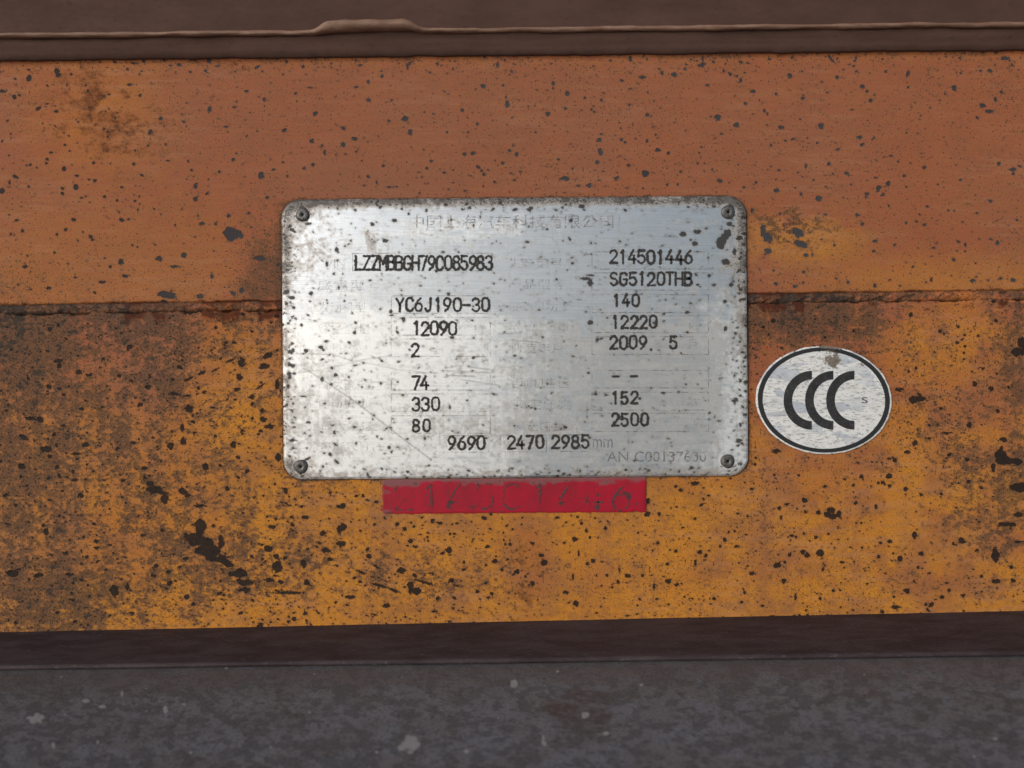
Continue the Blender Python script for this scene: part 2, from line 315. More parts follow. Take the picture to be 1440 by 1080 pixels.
CH += conv([(925,322,18,16),(955,350,13,11),(985,355,12,8),(940,248,18,8),(1010,240,9),(1115,270,13,11),(1170,255,10,18),(1170,305,10),(1170,178,12,8),(1048,375,13,16),(1060,440,12,14),(970,438,12,10),(985,125,9,14),(1043,177,11,5),(1055,215,20,8),(690,250,26,34,.2),(670,290,52,28,.3),(720,325,42,40),(770,365,44,18,.5),(830,408,30,18),(850,440,36,14),(765,300,14,26),(955,388,22,26),(930,430,20,10),(1000,475,58,7),(845,465,30,10),(395,468,19,21),(440,455,9,15),(45,408,22,14),(128,417,12,9),(240,412,18,7),(300,352,8),(335,320,12,7),(283,375,6),(530,417,13,6),(540,382,10),(520,100,16,14),(550,120,24,12,.7),(570,150,18,20),(630,125,18,13),(650,140,14,8),(690,175,30,7),(710,40,14,12),(500,45,16,7),(785,115,9),(1015,565,9),(1140,130,8,5),(75,38,14,11),(160,265,11,17),(150,242,8),(280,140,12),(805,410,20,12),(1125,330,20,9),(1140,360,14,8),(870,350,8),(905,360,7)], 0, 640, 2.454)
CH += conv([(5,175,14,10),(5,250,16),(5,305,14,12),(192,238,9),(218,255,9),(240,297,12,9),(255,316,12,6),(342,235,10,8),(315,225,9,7),(373,328,13),(423,370,7),(208,397,17,13),(255,470,26,14),(240,450,14),(185,468,25,6,.4),(95,350,12,10),(120,385,22,5,.6),(333,495,8,13),(380,432,10),(492,217,12,8),(517,203,7),(583,308,9,7),(530,366,12,10),(605,402,13,10),(660,442,10),(660,305,10,7),(700,370,16,14),(690,347,12,8),(745,216,11,6),(805,290,13,11),(770,303,7),(845,262,8),(858,285,6),(820,340,5,13),(870,365,11,9),(850,375,8),(912,253,8),(1093,303,7,9),(990,417,12,9),(955,437,8),(1130,436,13,11),(1157,448,11,8),(1080,455,6,14),(775,473,12,9),(810,512,12,13),(800,420,5,14),(470,470,9),(520,478,8),(507,492,10,6),(480,527,8,4),(20,517,8,6),(155,520,18,8),(320,540,16,5),(990,555,10,5),(1057,160,13),(1057,203,12),(1097,203,8),(1155,108,7),(1172,120,8),(960,395,5,14),(1040,415,7),(917,415,7),(70,405,20,7,.5),(130,450,40,6,.3),(30,490,25,8),(290,440,40,6,.3),(115,240,7),(75,140,7),(90,325,8),(500,380,6),(575,360,6),(635,420,6),(560,268,5),(520,290,4),(605,328,5),(420,262,4),(375,272,6),(250,247,6),(300,296,5),(1025,268,5),(1075,330,5),(1135,328,5),(935,457,6),(1090,497,9,6),(1030,497,6),(1022,520,5)], 480, 640, 2.454)
CH += conv([(42,98,18,9),(250,33,7),(402,70,6),(422,156,11),(360,170,9,6),(335,183,8),(425,196,10,7),(470,198,10),(512,190,18,14),(520,212,24,12),(540,205,12,14),(498,205,12),(598,165,8),(668,180,8,12),(712,72,13,10),(690,95,9),(715,105,8),(590,105,7),(492,108,9,6),(618,75,9),(733,17,9),(983,15,10,8),(987,92,10,7),(770,117,10,9),(824,137,7),(800,277,12,15),(823,340,13,9),(750,355,12),(715,298,11,8),(683,303,7),(677,350,8),(475,337,15),(415,335,14,10),(430,345,12),(370,345,8),(328,380,14,12),(353,370,7),(240,408,14,8),(350,432,14,8),(187,315,12,6),(147,292,9),(130,315,7),(60,335,11,8),(80,347,8),(45,375,7,14),(93,330,6),(377,278,10,6),(393,283,7),(460,284,8),(550,370,11,6),(485,395,7,10),(813,388,7),(520,468,8),(545,467,6,4),(475,495,8),(390,490,6,14),(858,517,14,9,-.6),(840,515,7),(968,485,10,8),(920,467,7),(1140,433,12,9),(1135,387,8),(1015,330,9,6),(935,305,7),(1080,345,16,30),(1080,435,20,10),(965,300,18,7),(1032,418,8),(1030,110,9,5),(945,182,7,4),(65,172,11,6,-.6),(90,140,8,6),(43,220,6),(190,202,10,5),(240,118,9,6),(275,520,10,5),(310,555,14,3),(215,475,7),(1110,20,36,18),(1150,110,30,14),(1120,240,40,10),(1160,205,20,10),(850,408,8,5),(798,435,6),(730,490,6),(775,470,14,12),(690,540,7),(735,525,20,8),(1160,300,18,6),(620,320,6),(580,318,7,4),(525,320,5),(220,275,8,4),(180,262,6),(160,265,5),(420,272,6),(503,272,6),(395,185,5),(340,215,6,9),(600,235,5),(570,290,4)], 960, 640, 2.454)

def sdf_spots(u_cols, V, spots, lim=5.0, seed=3, warp=.55):
    """signed field in picture units: > 0 inside a spot; V is the (rows, cols) array of v"""
    F = np.full(V.shape, -lim)
    for (cu, cv, ru, rv, an) in spots:
        m = max(ru, rv) * 1.6 + lim
        c0, c1 = np.searchsorted(u_cols, (cu - m, cu + m))
        if c1 <= c0: continue
        vc = V[:, (c0 + c1) // 2 if (c0 + c1) // 2 < V.shape[1] else c0]
        r0, r1 = np.searchsorted(vc, (cv - m, cv + m))
        r0 = max(0, r0 - 2); r1 = min(len(vc), r1 + 2)
        if r1 <= r0: continue
        uu = u_cols[None, c0:c1]; vv = V[r0:r1, c0:c1]
        du = uu - cu; dv = vv - cv
        ca, sa = math.cos(an), math.sin(an)
        x = (du * ca + dv * sa) / ru; y = (-du * sa + dv * ca) / rv
        rm = min(ru, rv); f = 2.6 / max(rm, 1.6)
        if rm < 1.5: F[r0:r1, c0:c1] = np.maximum(F[r0:r1, c0:c1], np.clip((1 - np.sqrt(x * x + y * y)) * rm, -lim, 6)); continue
        x = x + (fbm(uu * f * .5 + 0 * vv, vv * f * .5, seed, 3) - .5) * 2 * warp; y = y + (fbm(uu * f * .5 + 0 * vv, vv * f * .5, seed + 9, 3) - .5) * 2 * warp
        val = np.clip((1 - np.sqrt(x * x + y * y)) * min(rm, 7), -lim, 6)
        F[r0:r1, c0:c1] = np.maximum(F[r0:r1, c0:c1], val)
    return F
def random_spots(n, u0, u1, v0, v1, rmin, rmax, dens, p=2.0):
    o = []
    while len(o) < n:
        u = random.uniform(u0, u1); v = random.uniform(v0, v1)
        if random.random() > dens(u, v): continue
        r = rmin * (1 - random.random() * (1 - (rmin / rmax) ** p)) ** (-1 / p)
        o.append((u, v, r * random.uniform(.9, 1.5), r * random.uniform(.6, 1.0), random.uniform(-.6, .6)))
    return o

# ------------------------------------------------------------------ the beam
beam = thing('steel_beam', P(720, 880, 0), 'weathered orange painted steel beam with dark flanges filling the whole picture', 'beam')
ucols = np.concatenate([np.linspace(-900, -45, 40), np.arange(-40, 1480, 1.35), np.linspace(1485, 2340, 40)])
RS = random_spots(2600, -60, 1500, 60, 900, .75, 3.2, lambda u, v: .25 + 1.5 * float(fbm(u / 90, v / 90, 21, 3)) ** 2 + (.35 if v > 430 else 0))
RS += random_spots(900, -900, -60, 60, 900, .8, 5, lambda u, v: .6) + random_spots(900, 1500, 2340, 60, 900, .8, 5, lambda u, v: .6)
RS += random_spots(2600, -60, 1500, 430, 890, .9, 1.9, lambda u, v: .15 + 2.2 * float(fbm(u / 40, v / 40, 22, 3)) ** 3)
RS += random_spots(1100, -60, 1500, 72, 430, .8, 1.5, lambda u, v: .15 + 2.2 * float(fbm(u / 40, v / 40, 23, 3)) ** 3)
RS += random_spots(650, 0, 420, 430, 880, 1.0, 4.2, lambda u, v: .4)          # the pitted corner low on the left
RS += random_spots(300, 380, 700, 690, 880, .8, 3.0, lambda u, v: .5)
RS += random_spots(520, -60, 1500, 70, 108, .8, 2.8, lambda u, v: (.15 + 2.5 * float(fbm(u / 40, v / 200, 24, 3)) ** 3) * (1 - .8 * max(0, (v - 84) / 26)))
RS += random_spots(260, -60, 1500, 855, 892, .8, 2.4, lambda u, v: 2.2 * float(fbm(u / 50, v / 200, 25, 3)) ** 3)

def web_fields(U, V):
    n1 = fbm(U / 120, V / 120, 1); n2 = fbm(U / 36, V / 30, 2); n3 = fbm(U / 13, V / 7, 3, 3, .8); n4 = fbm(U / 6, V / 4.5, 4, 2, .9); n5 = fbm(U / 60, V / 7, 5, 3, .75)
    nd = fbm((U * .87 - V * -.5) / 26, (V * .87 + U * .5) / 6, 6, 3, .7)     # flecks along the wiping direction
    up = 1 - sstep(-6, 6, V - v_seam(U) - 7)
    hue = up * (.08 + .22 * (n1 - .5) + 1.1 * blob(U, V, 1120, 336, 80, 30, .8) * sstep(.36, .52, n2) + .55 * sstep(330, 400, V) * sstep(1050, 1250, U)
                + .34 * sstep(200, 400, V) * (1 - sstep(250, 420, U)) + .30 * blob(U, V, 140, 165, 85, 70, .9) + .20 * (1 - sstep(0, 24, V - v_top(U))))
    lo = .14 + .22 * sstep(430, 500, V) + .34 * sstep(490, 640, V) + .36 * blob(U, V, 640, 740, 260, 80, .7) + .30 * sstep(815, 850, V) + .7 * (n1 - .5)
    lo = lo + .10 * sstep(540, 640, V) + .35 * blob(U, V, 345, 560, 60, 90, .9) + .25 * blob(U, V, 420, 760, 140, 70, .9) + .25 * blob(U, V, 980, 720, 90, 60, .9) + .35 * blob(U, V, 1330, 470, 110, 60, .8) - .30 * blob(U, V, 1170, 600, 130, 90, .8) - .45 * blob(U, V, 740 + 8 * (n2 - .5), 800, 34, 120, .7) - .2 * sstep(900, 1000, U) * sstep(.45, .6, n2)
    hue = np.clip(hue + (1 - up) * lo + .55 * (n3 - .5) + .35 * (n4 - .5), -.3, 1.3)
    g = .06 + .30 * (n2 - .5)
    g = g + (1 - up) * (.12 + .40 * (1 - sstep(0, 200, U + 60 * (n5 - .5))) * (1 - .6 * sstep(640, 860, V)) + .24 * blob(U, V, 190, 530, 60, 150, .8) + .20 * (1 - sstep(320, 500, U)) + .24 * (1 - sstep(430, 530, V)) * (1 - sstep(1180, 1330, U))
        + .46 * blob(U, V, 1130, 446, 95, 40, .9) + .30 * blob(U, V, 1440, 690, 100, 70, .8) + .30 * blob(U, V, 1440, 500, 45, 60, .8) + .24 * blob(U, V, 60, 850, 120, 50, .8) + .20 * blob(U, V, 300, 770, 150, 80, .8)
        + .24 * blob(U, V, 560, 815, 170, 50, .8) + .16 * blob(U, V, 1240, 560, 90, 90, .8) - .25 * blob(U, V, 680, 735, 220, 30, .8) - .30 * sstep(834, 858, V) * sstep(250, 330, U) + .14 * sstep(1150, 1440, U)
        + .45 * (nd - .5) * blob(U, V, 330, 540, 130, 120, .8))
    g = g + up * (.50 * blob(U, V, 375, 370, 48, 90, .9) + .16 * sstep(360, 415, V) + .42 * (1 - sstep(0, 20, V - v_top(U))) * sstep(.3, .7, n2) + .70 * blob(U, V, 1112, 318, 56, 30, .9) * sstep(.35, .6, n3 * .6 + n2 * .4) + .22 * blob(U, V, 1400, 130, 50, 60, .8)
        + .14 * blob(U, V, 40, 380, 110, 60, .8))
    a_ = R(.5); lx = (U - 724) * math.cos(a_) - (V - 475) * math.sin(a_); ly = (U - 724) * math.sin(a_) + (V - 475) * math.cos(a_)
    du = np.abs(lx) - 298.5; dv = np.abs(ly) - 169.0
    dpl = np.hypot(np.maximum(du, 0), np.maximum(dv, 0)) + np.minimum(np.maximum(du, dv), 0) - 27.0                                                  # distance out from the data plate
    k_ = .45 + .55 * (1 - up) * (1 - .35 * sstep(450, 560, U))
    g = g + .24 * (1 - sstep(0, 16, dpl)) + .50 * (1 - sstep(0, 4.5, dpl)) +  (.80 * (n3 - .5) + .70 * (n4 - .5)) * k_  # dirt close round the data plate, with its contact shadow painted in
    tone = np.clip(.35 * sstep(.35, .7, n2) + .9 * (n4 - .42) + .8 * (n3 - .45), 0, 1)
    streak = np.clip(sstep(.50, .72, n5) * (.4 + .6 * sstep(.4, .6, n1)), 0, 1)
    vst = fbm(U / 22, V / 260, 7, 3, .7) * .65 + .35 * fbm(U / 9, V / 120, 8, 3, .7)
    g = g + (1 - up) * .38 * (vst - .5) * (1.2 - .6 * sstep(560, 900, V))
    n6 = fbm(U / 30, V / 50, 9, 3, .7)
    g = g + (1 - up) * .5 * (n6 - .5)
    film = np.clip(up * (.34 + .5 * (n1 - .5) + .22 * blob(U, V, 720, 190, 520, 110, .8) - .35 * blob(U, V, 140, 165, 85, 70, .9) + .3 * blob(U, V, 560, 262, 160, 30, .8) + .25 * (n4 - .5)) + (1 - up) * (.19 + .9 * (vst - .5) + .30 * (1 - sstep(0, 260, U)) + .40 * blob(U, V, 190, 500, 60, 120, .8) + .25 * blob(U, V, 1200, 450, 70, 40, .8) + .6 * (n2 - .5) + .4 * (n4 - .5)), 0, .85)
    dseam = V - v_seam(U)
    rust = .95 * (1 - sstep(0, 6 + 50 * fbm(U / 14, V / 300, 33), np.abs(dseam - 13))) * sstep(.40, .66, .6 * fbm(U / 55, V / 200, 31) + .4 * fbm(U / 12, V / 30, 32)) * (dseam > 6)
    rust = rust + .50 * blob(U, V, 150, 155, 110, 95, .9) * sstep(.2, .6, n2) + .36 * blob(U, V, 742, 800, 38, 95, .8) + .40 * blob(U, V, 335, 92, 30, 12, .8) + .26 * (1 - sstep(0, 9, dpl))  # the rust hugging the plate deepens its painted contact shadow
    rust = rust + .6 * (1 - sstep(0, 5, np.abs(dseam + 1.5))) * sstep(.35, .6, n2) + .5 * (n3 - .5) + .3 * (n4 - .5)
    cold = np.clip(up * (.7 + .9 * (n1 - .35)) * (1 - .7 * (1 - sstep(120, 330, U))), 0, 1)
    return dict(hue=hue, grime_shade=g, film=film, rust=rust, cold=cold, tone=tone, streak=streak)

def web_plate(name, vt, vb, rows, edge_top=None, edge_bot=None, label=None):
    t = np.linspace(0, 1, rows)[:, None]; U = np.repeat(ucols[None, :], rows, 0)
    V = vt(ucols)[None, :] * (1 - t) + vb(ucols)[None, :] * t
    Y = -(fbm(U / 260, V / 260, 41, 2) - .5) * .0006
    if edge_top is not None: Y = Y + edge_top((V - V[0:1]) * S)
    if edge_bot is not None: Y = Y + edge_bot((V[-1:] - V) * S, U)
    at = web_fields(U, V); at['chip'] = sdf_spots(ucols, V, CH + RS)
    verts = np.stack([(U - 720) * S, Y, (540 - V) * S], -1).reshape(-1, 3)
    o = add_mesh(name, verts, quads(rows, len(ucols)), PAINT, beam, True, at)
    if label: o['label'] = label
    return o
FR = .0022
fillet = lambda h: -np.where(h < FR, FR - np.sqrt(np.maximum(0, FR ** 2 - (FR - np.minimum(h, FR)) ** 2)), 0)
seam_wob = lambda u: v_seam(u) + (fbm(u / 40, u * 0, 51, 4, .7) - .5) * 4.5
seam_wob2 = lambda u: v_seam(u) + SEAM_H + (fbm(u / 26, u * 0, 52, 4, .7) - .5) * 13
round_in = lambda h, U=None: np.where(h < .0009, (.0009 - np.sqrt(np.maximum(0, .0009 ** 2 - (.0009 - np.minimum(h, .0009)) ** 2))) * 1.2, 0)
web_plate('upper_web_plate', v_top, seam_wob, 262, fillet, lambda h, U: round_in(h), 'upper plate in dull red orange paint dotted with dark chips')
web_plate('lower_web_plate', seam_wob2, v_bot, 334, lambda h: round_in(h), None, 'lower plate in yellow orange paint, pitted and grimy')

# weld seam between the two web plates: a lumpy bead with slanted ripples
su = np.concatenate([np.linspace(-900, -70, 60), np.arange(-60, 1500, 1.5), np.linspace(1510, 2340, 60)]); nr = 21
t = np.linspace(-.35, 1.35, nr)[:, None]; U = np.repeat(su[None, :], nr, 0)
V = v_seam(U) + SEAM_H * t
prof = np.sqrt(np.maximum(0, 1 - ((t - .5) / .60) ** 2))
rip = sstep(.35, .65, fbm((U + V * 1.6) / 14, (V - U * .3) / 30, 61, 3)); amp = sstep(1030, 1070, U) * (1 - sstep(1300, 1420, U))
low = .5 + 1.5 * (fbm(U / 34, V / 16, 62, 4, .7) - .5)
Y = .0017 - prof * (.0013 + .0011 * low) - amp * prof * rip * .0005 - .0013 * (fbm(U / 10, V / 7, 63, 3, .7) - .5)
sa = web_fields(U, V + 16)
sa['chip'] = np.full(U.shape, -4.0); sa['hue'] = sa['hue'] - .1
sa['grime_shade'] = sa['grime_shade'] + .10 + .5 * (fbm(U / 11, V / 8, 64) - .5) + .25 * sstep(.30, .62, np.abs(t - .5)) + .30 * amp * (1 - rip)
sa['rust'] = sa['rust'] * .7 + .5 * sstep(.28, .6, np.abs(t - .5)) * sstep(.40, .6, fbm(U / 50, V / 60, 65))
add_mesh('weld_seam', np.stack([(U - 720) * S, Y, (540 - V) * S], -1).reshape(-1, 3), quads(nr, len(su)), PAINT, beam, True, sa)['label'] = 'lumpy rusty weld line between the two plates'

# top flange: underside in shade, a front lip, and a weld bead along it
def ztop(u): return (540 - v_top(u)) * S
def zbot(u): return (540 - v_bot(u)) * S
def sheet(name, mat, ua, ub, ya, yb, z0, z1, nu=140, ny=40, nseed=70, amp=.0003, attrs=None, smooth=True, parent=None, label=None):
    """plate between y = ya(u) (front) and yb(u) (back); z0 lower face, z1 upper face"""
    us = np.linspace(ua, ub, nu); ts = np.linspace(0, 1, ny)
    V, F = [], []
    U = np.repeat(us[None, :], ny, 0); T = np.repeat(ts[:, None], nu, 1)
    Yv = ya(U) * (1 - T) + yb(U) * T
    w = (fbm(U / 200, Yv / S / 200, nseed, 3) - .5) * amp
    lo = np.stack([(U - 720) * S, Yv, z0(U) + w], -1).reshape(-1, 3); hi = np.stack([(U - 720) * S, Yv, z1(U) + w], -1).reshape(-1, 3)
    n = nu * ny; q = quads(ny, nu)
    ql = q; qh = q[:, ::-1] + n
    a = np.arange(nu - 1); front = np.stack([a, a + 1, a + 1 + n, a + n], -1)
    b = (ny - 1) * nu + a; back = np.stack([b + 1, b, b + n, b + 1 + n], -1)
    c = np.arange(ny - 1) * nu; left = np.stack([c + nu, c, c + n, c + nu + n], -1)
    d = c + nu - 1; right = np.stack([d, d + nu, d + nu + n, d + n], -1)
    at = None
    if attrs: at = {k: np.concatenate([f.ravel(), f.ravel()]) for k, f in attrs(U, Yv).items()}
    o = add_mesh(name, np.concatenate([lo, hi]), np.concatenate([ql, qh, front, back, left, right]), mat, beam if parent is None else parent, False, at)
    if label: o['label'] = label
    return o
cst = lambda c: (lambda u: u * 0 + c)
# top rail: a shallow sloping profile that leans out over the web
v_bead = lambda u: 51 - 17 * u / 1440
def zs(v, d): return (540 - v) * S * (DIST - d) / DIST          # height of a point seen at v that stands d in front of the web
def top_rail():
    us = np.linspace(-900, 2340, 700)
    prof = [(lambda u: v_top(u) + 1.5, -.0005), (lambda u: v_top(u), .0012), (lambda u: v_top(u) - 3, .0024)]
    for f in np.linspace(.25, 1, 10): prof.append((lambda u, f=f: (v_top(u) - 3) * (1 - f) + v_bead(u) * f, .0024 + .0044 * f))
    for f in np.linspace(.04, 1, 30): prof.append((lambda u, f=f: v_bead(u) * (1 - f) - 190 * f, .0068 + .026 * f))
    V = []; 
    for i, (vf, d) in enumerate(prof):
        w = (fbm(us / 150, us * 0 + i * .35, 71, 3) - .5) * .0007 * min(1, i / 3)
        V.append(np.stack([(us - 720) * S, -d + w, zs(vf(us), d)], -1))
    V.append(np.stack([(us - 720) * S, us * 0 + .02, zs(us * 0 - 190, .0328)], -1))
    return add_mesh('top_rail', np.concatenate(V), quads(len(V), len(us), True), TOPF, beam, True)
top_rail()['label'] = 'dark brown painted rail along the top'
# the flange is doubled in front of the bead
def bead(name, ya, za, r0, u0, u1, lump, mat, seed, nseg=520, nring=14):
    us = np.linspace(u0, u1, nseg); A = np.linspace(0, 2 * math.pi, nring, endpoint=False)
    U = np.repeat(us[:, None], nring, 1); AA = np.repeat(A[None, :], nseg, 0)
    r = r0 * (.45 + 1.1 * fbm(U / 45, AA * .6, seed, 4, .7)) 
    L = lump(U); cy = ya(U) ; cz = za(U)
    r = r + L
    V = np.stack([(U - 720) * S, cy + np.cos(AA) * r * 1.25, cz + np.sin(AA) * r * .85 + L * .0], -1).reshape(-1, 3)
    i = np.arange(nseg - 1)[:, None] * nring; j = np.arange(nring)[None, :]; j2 = (j + 1) % nring
    q = np.stack([i + j, i + nring + j, i + nring + j2, i + j2], -1).reshape(-1, 4)
    return add_mesh(name, V, q, mat, beam, True)
lump = lambda u: np.exp(-((u - 523) / 67) ** 10)
bead('weld_bead', lambda u: -.0070 - .0010 * lump(u), lambda u: zs(v_bead(u) - 7 * lump(u), .007), .0012, -900, 2340, lambda u: .0014 * lump(u) * (.75 + .6 * fbm(u / 22, u * 0, 88, 3)), BEAD, 81)

# bottom: a dark strip lying on the wide lower flange
y_edge = lambda u: -(.042 + .009 * u / 1440)
sheet('bottom_strip', STRIP, -900, 2340, y_edge, cst(.012), lambda u: zbot(u) - .0014, lambda u: zbot(u) + .00002, nu=700, ny=30, amp=.00025, label='dark maroon strip along the foot of the web')
SPL = [(577,1046,17,13),(563,1052,7,6),(655,1057,5,4),(823,1005,7,6),(723,962,6,7),(765,1045,4,5),(764,1038,3,8),(852,1031,6,4),(902,963,4,3),(784,944,3,3),(172,975,3,5),(121,985,6,4),(143,993,6,4),(166,996,2,2),(233,998,4,7),(243,1012,2,2),(318,940,4,2),(268,1058,3,3),(75,1048,3,8),(137,1043,3,4),(50,1010,14,8),(1051,971,2,2),(1370,1064,3,3),(1400,1040,6,3),(1050,920,2,2),(480+780/2.454,640+455/2.454,2,2),(750,880,6,5),(530,1058,4,3)]
for _ in range(45):
    r_ = random.uniform(1.4, 2.4); SPL.append((random.uniform(0, 1440), random.uniform(945, 1080), r_ * random.uniform(.8, 1.6), r_))
def flange_attrs(U, Y):
    z = zbot(U) - .0016
    u = 720 + (U - 720) * DIST / (DIST + Y); v = 540 - (z / S) * DIST / (DIST + Y)
    d = np.full(U.shape, -4.0)
    wa = (fbm(u / 5, v / 5, 91) - .5) * 1.2; wb = (fbm(u / 5, v / 5, 92) - .5) * 1.2
    for a, b, ra, rb in SPL:
        x = (u - a) / ra + wa; y = (v - b) / rb + wb
        d = np.maximum(d, np.clip((1 - np.sqrt(x * x + y * y)) * min(ra, rb, 4), -4, 3))
    r = .55 * blob(u, v, 820, 1000, 60, 40) + .4 * blob(u, v, 660, 1000, 90, 30) + .35 * blob(u, v, 1070, 990, 90, 30) + .25 * (fbm(u / 60, v / 40, 93) - .3)
    near_shade = (1 - sstep(.0, .045, -Y - .046)) + .5 * (fbm(u / 40, v / 16, 94) - .5)
    return dict(dust=d, rust=r, near_shade=near_shade, mott=fbm(u / 16, v / 9, 95, 4, .8))
sheet('bottom_flange', DIRT, -420, 1860, cst(-.175), cst(.012), lambda u: zbot(u) - .014, lambda u: zbot(u) - .0016, nu=900, ny=260, amp=.0004, attrs=flange_attrs, label='wide lower flange covered in grey dirt with pale splashes')

# ------------------------------------------------------------------ data plate
PC = (724, 475); PW, PH, PR = 325.5, 196.0, 27.0; PA = R(.5)
TH = .0014                                       # front face stands this far off the web
plate_t = thing('data_plate', P(724, 671, -.0004), 'worn silver aluminium data plate riveted on the orange beam', 'plate')
def loc2px(x, y):                                # plate axes (x right, y down) -> picture units
    return PC[0] + x * math.cos(PA) + y * math.sin(PA), PC[1] - x * math.sin(PA) + y * math.cos(PA)
edge_rows = PR * (1 - np.cos(np.linspace(0, math.pi / 2, 20)))
yr = np.concatenate([-PH + edge_rows, np.linspace(-PH + PR, PH - PR, 250)[1:-1], PH - edge_rows[::-1]])
dy = np.maximum(0, PR - (PH - np.abs(yr))); hw = PW - (PR - np.sqrt(np.maximum(0, PR ** 2 - dy ** 2)))
tx = np.concatenate([-1 + .006 * np.linspace(0, 1, 6)[:-1], np.linspace(-.994, .994, 470), 1 - .006 * np.linspace(0, 1, 6)[:-1][::-1]])
X = hw[:, None] * tx[None, :]; Yp = np.repeat(yr[:, None], len(tx), 1)
Up, Vp = loc2px(X, Yp)
qx = np.abs(X) - (PW - PR); qy = np.abs(Yp) - (PH - PR)
ed = PR - np.where((qx > 0) & (qy > 0), np.hypot(np.maximum(qx, 0), np.maximum(qy, 0)), np.maximum(qx, qy))   # distance in from the rim
Yf = -TH + .00035 * (1 - sstep(0, 2.6, ed))
PS = conv([(700,195,18,11),(785,155,10),(890,135,10,12),(570,218,13),(648,315,18,15),(358,367,14,15),(300,455,10,20),(205,630,14),(90,652,24,12),(60,688,14,10),(370,592,7,12),(404,672,8),(450,745,8),(260,687,6),(1020,630,14,12),(990,382,12,9),(1080,382,9,7),(950,495,10),(855,582,12,6),(465,860,12,14),(720,858,9,18,-.4),(755,785,12,20),(745,775,18,6),(680,735,12,14),(685,757,18,7),(150,815,10),(1020,200,4,24),(1037,192,14,7,-.5),(1210,175,7,10),(1215,150,5,14),(1170,225,7,14),(1305,318,6),(1330,330,5),(510,568,6),(1355,550,6,8),(1255,595,9,3),(190,215,25,9),(150,95,9),(445,213,6),(470,240,6),(330,615,5),(410,640,5),(355,735,5),(625,510,5,9),(590,825,5),(1240,130,10,5),(880,320,4,9),(1040,890,9),(300,910,12,7),(245,600,4),(412,318,4),(135,620,6),(715,832,6,8)], 390, 265, 4.235)
PS += conv([(1285,140,36,34),(1290,215,20,14),(1240,325,34,34),(1280,270,22,28),(1265,290,24,20),(1265,440,26,20),(1015,275,20,18),(1097,262,25,15),(1153,242,12,9),(1085,333,17,14),(1060,310,8),(1045,205,12,5),(890,345,14,6,-.5),(435,540,36,10),(465,565,18,22),(465,520,26,8),(1170,522,12),(1262,675,14,12),(1265,838,13,18,.5),(1040,740,14,11),(1040,858,9),(1115,588,7),(1198,577,14,10),(1100,380,12,6),(1165,415,8),(875,670,10,5,-.4),(913,665,8),(465,800,18,14),(350,195,12,14),(345,308,8),(303,317,6),(90,322,14,9),(72,355,8,5,-.5),(415,110,26,14),(430,130,10,9),(487,188,10,4,.6),(1350,300,20,15),(1320,380,14,18),(470,395,7),(1028,480,8),(1355,605,14,10),(1375,560,9),(500,905,7,16),(530,895,18,6,-.4),(55,605,7,5),(120,212,6,4),(205,222,4),(1330,90,7),(1230,90,7),(1190,50,8),(1165,68,10),(735,615,9,5),(755,350,6,4),(1070,635,5),(830,720,7,5)], 720, 265, 4.235)
PS += conv([(100,95,12,14),(177,98,14),(265,78,16,14),(280,95,9),(295,45,16,8),(430,50,10,9),(440,58,7),(415,115,10,6),(340,132,7,5),(75,235,16,12),(272,268,12,16),(352,242,13),(328,297,12,9),(430,255,8),(620,293,10),(508,315,8),(552,312,6),(573,316,6),(700,330,7),(170,435,10,7,-.5),(160,370,26,7),(90,385,8),(190,525,16,9),(200,605,13,6,-.6),(345,585,10,14),(195,570,8,5),(350,655,18,8,.7),(362,650,4,14),(320,715,11,16,-.4),(360,760,18,10,.4),(297,770,9,7),(260,812,9),(475,642,9,5,-.4),(670,672,11,13),(683,700,8,9),(880,617,9,16),(915,745,7),(1140,810,14,8),(1020,805,8),(540,825,8),(1045,20,14,10),(1170,22,8),(495,405,14,9),(515,405,4,14),(440,385,4,10),(678,555,12,7,.6),(445,155,5),(610,143,6),(672,127,5),(300,165,14,4,-.3),(720,672,14,5),(1030,435,9,14),(465,130,4,8),(720,285,8),(185,740,30,9,-.5),(745,820,6),(1130,290,6),(1155,335,12,5),(290,400,4,10)], 390, 470, 4.235)
PS += conv([(455,230,11,9),(170,320,8,6),(235,298,11,4),(210,295,8),(240,345,7,5),(115,437,13,6,-.5),(495,358,18,8),(497,345,6,14),(897,350,15,9),(1172,468,9),(1230,517,16,7),(1355,537,10),(1370,110,12,9),(1355,365,11,9),(825,93,9),(315,553,14,12),(665,683,7),(960,717,10,8),(942,765,5,9),(675,805,11,9),(988,818,11,7),(910,832,8),(760,800,6,14,.3),(790,800,16,5),(800,820,4,14),(405,812,8),(510,30,8,16),(530,30,10,6),(308,43,7),(58,147,7,5),(445,490,6),(150,832,18,7),(605,235,5),(825,320,7),(810,155,7,5),(1270,120,5),(1365,650,9),(690,640,4,16),(930,120,5),(1360,770,9)], 720, 470, 4.235)
PS += random_spots(1000, 400, 1048, 280, 672, .75, 2.1, lambda u, v: .3 + .5 * float(fbm(u / 50, v / 50, 77)))
PS += random_spots(240, 402, 1046, 278, 297, .8, 3.0, lambda u, v: .2 + 2.5 * float(fbm(u / 30, v / 30, 78)) ** 3) + random_spots(300, 399, 418, 290, 660, .8, 3.0, lambda u, v: .8) + random_spots(230, 1026, 1049, 290, 660, .8, 3.2, lambda u, v: .8) + random_spots(260, 410, 1040, 654, 674, .7, 2.4, lambda u, v: .8)
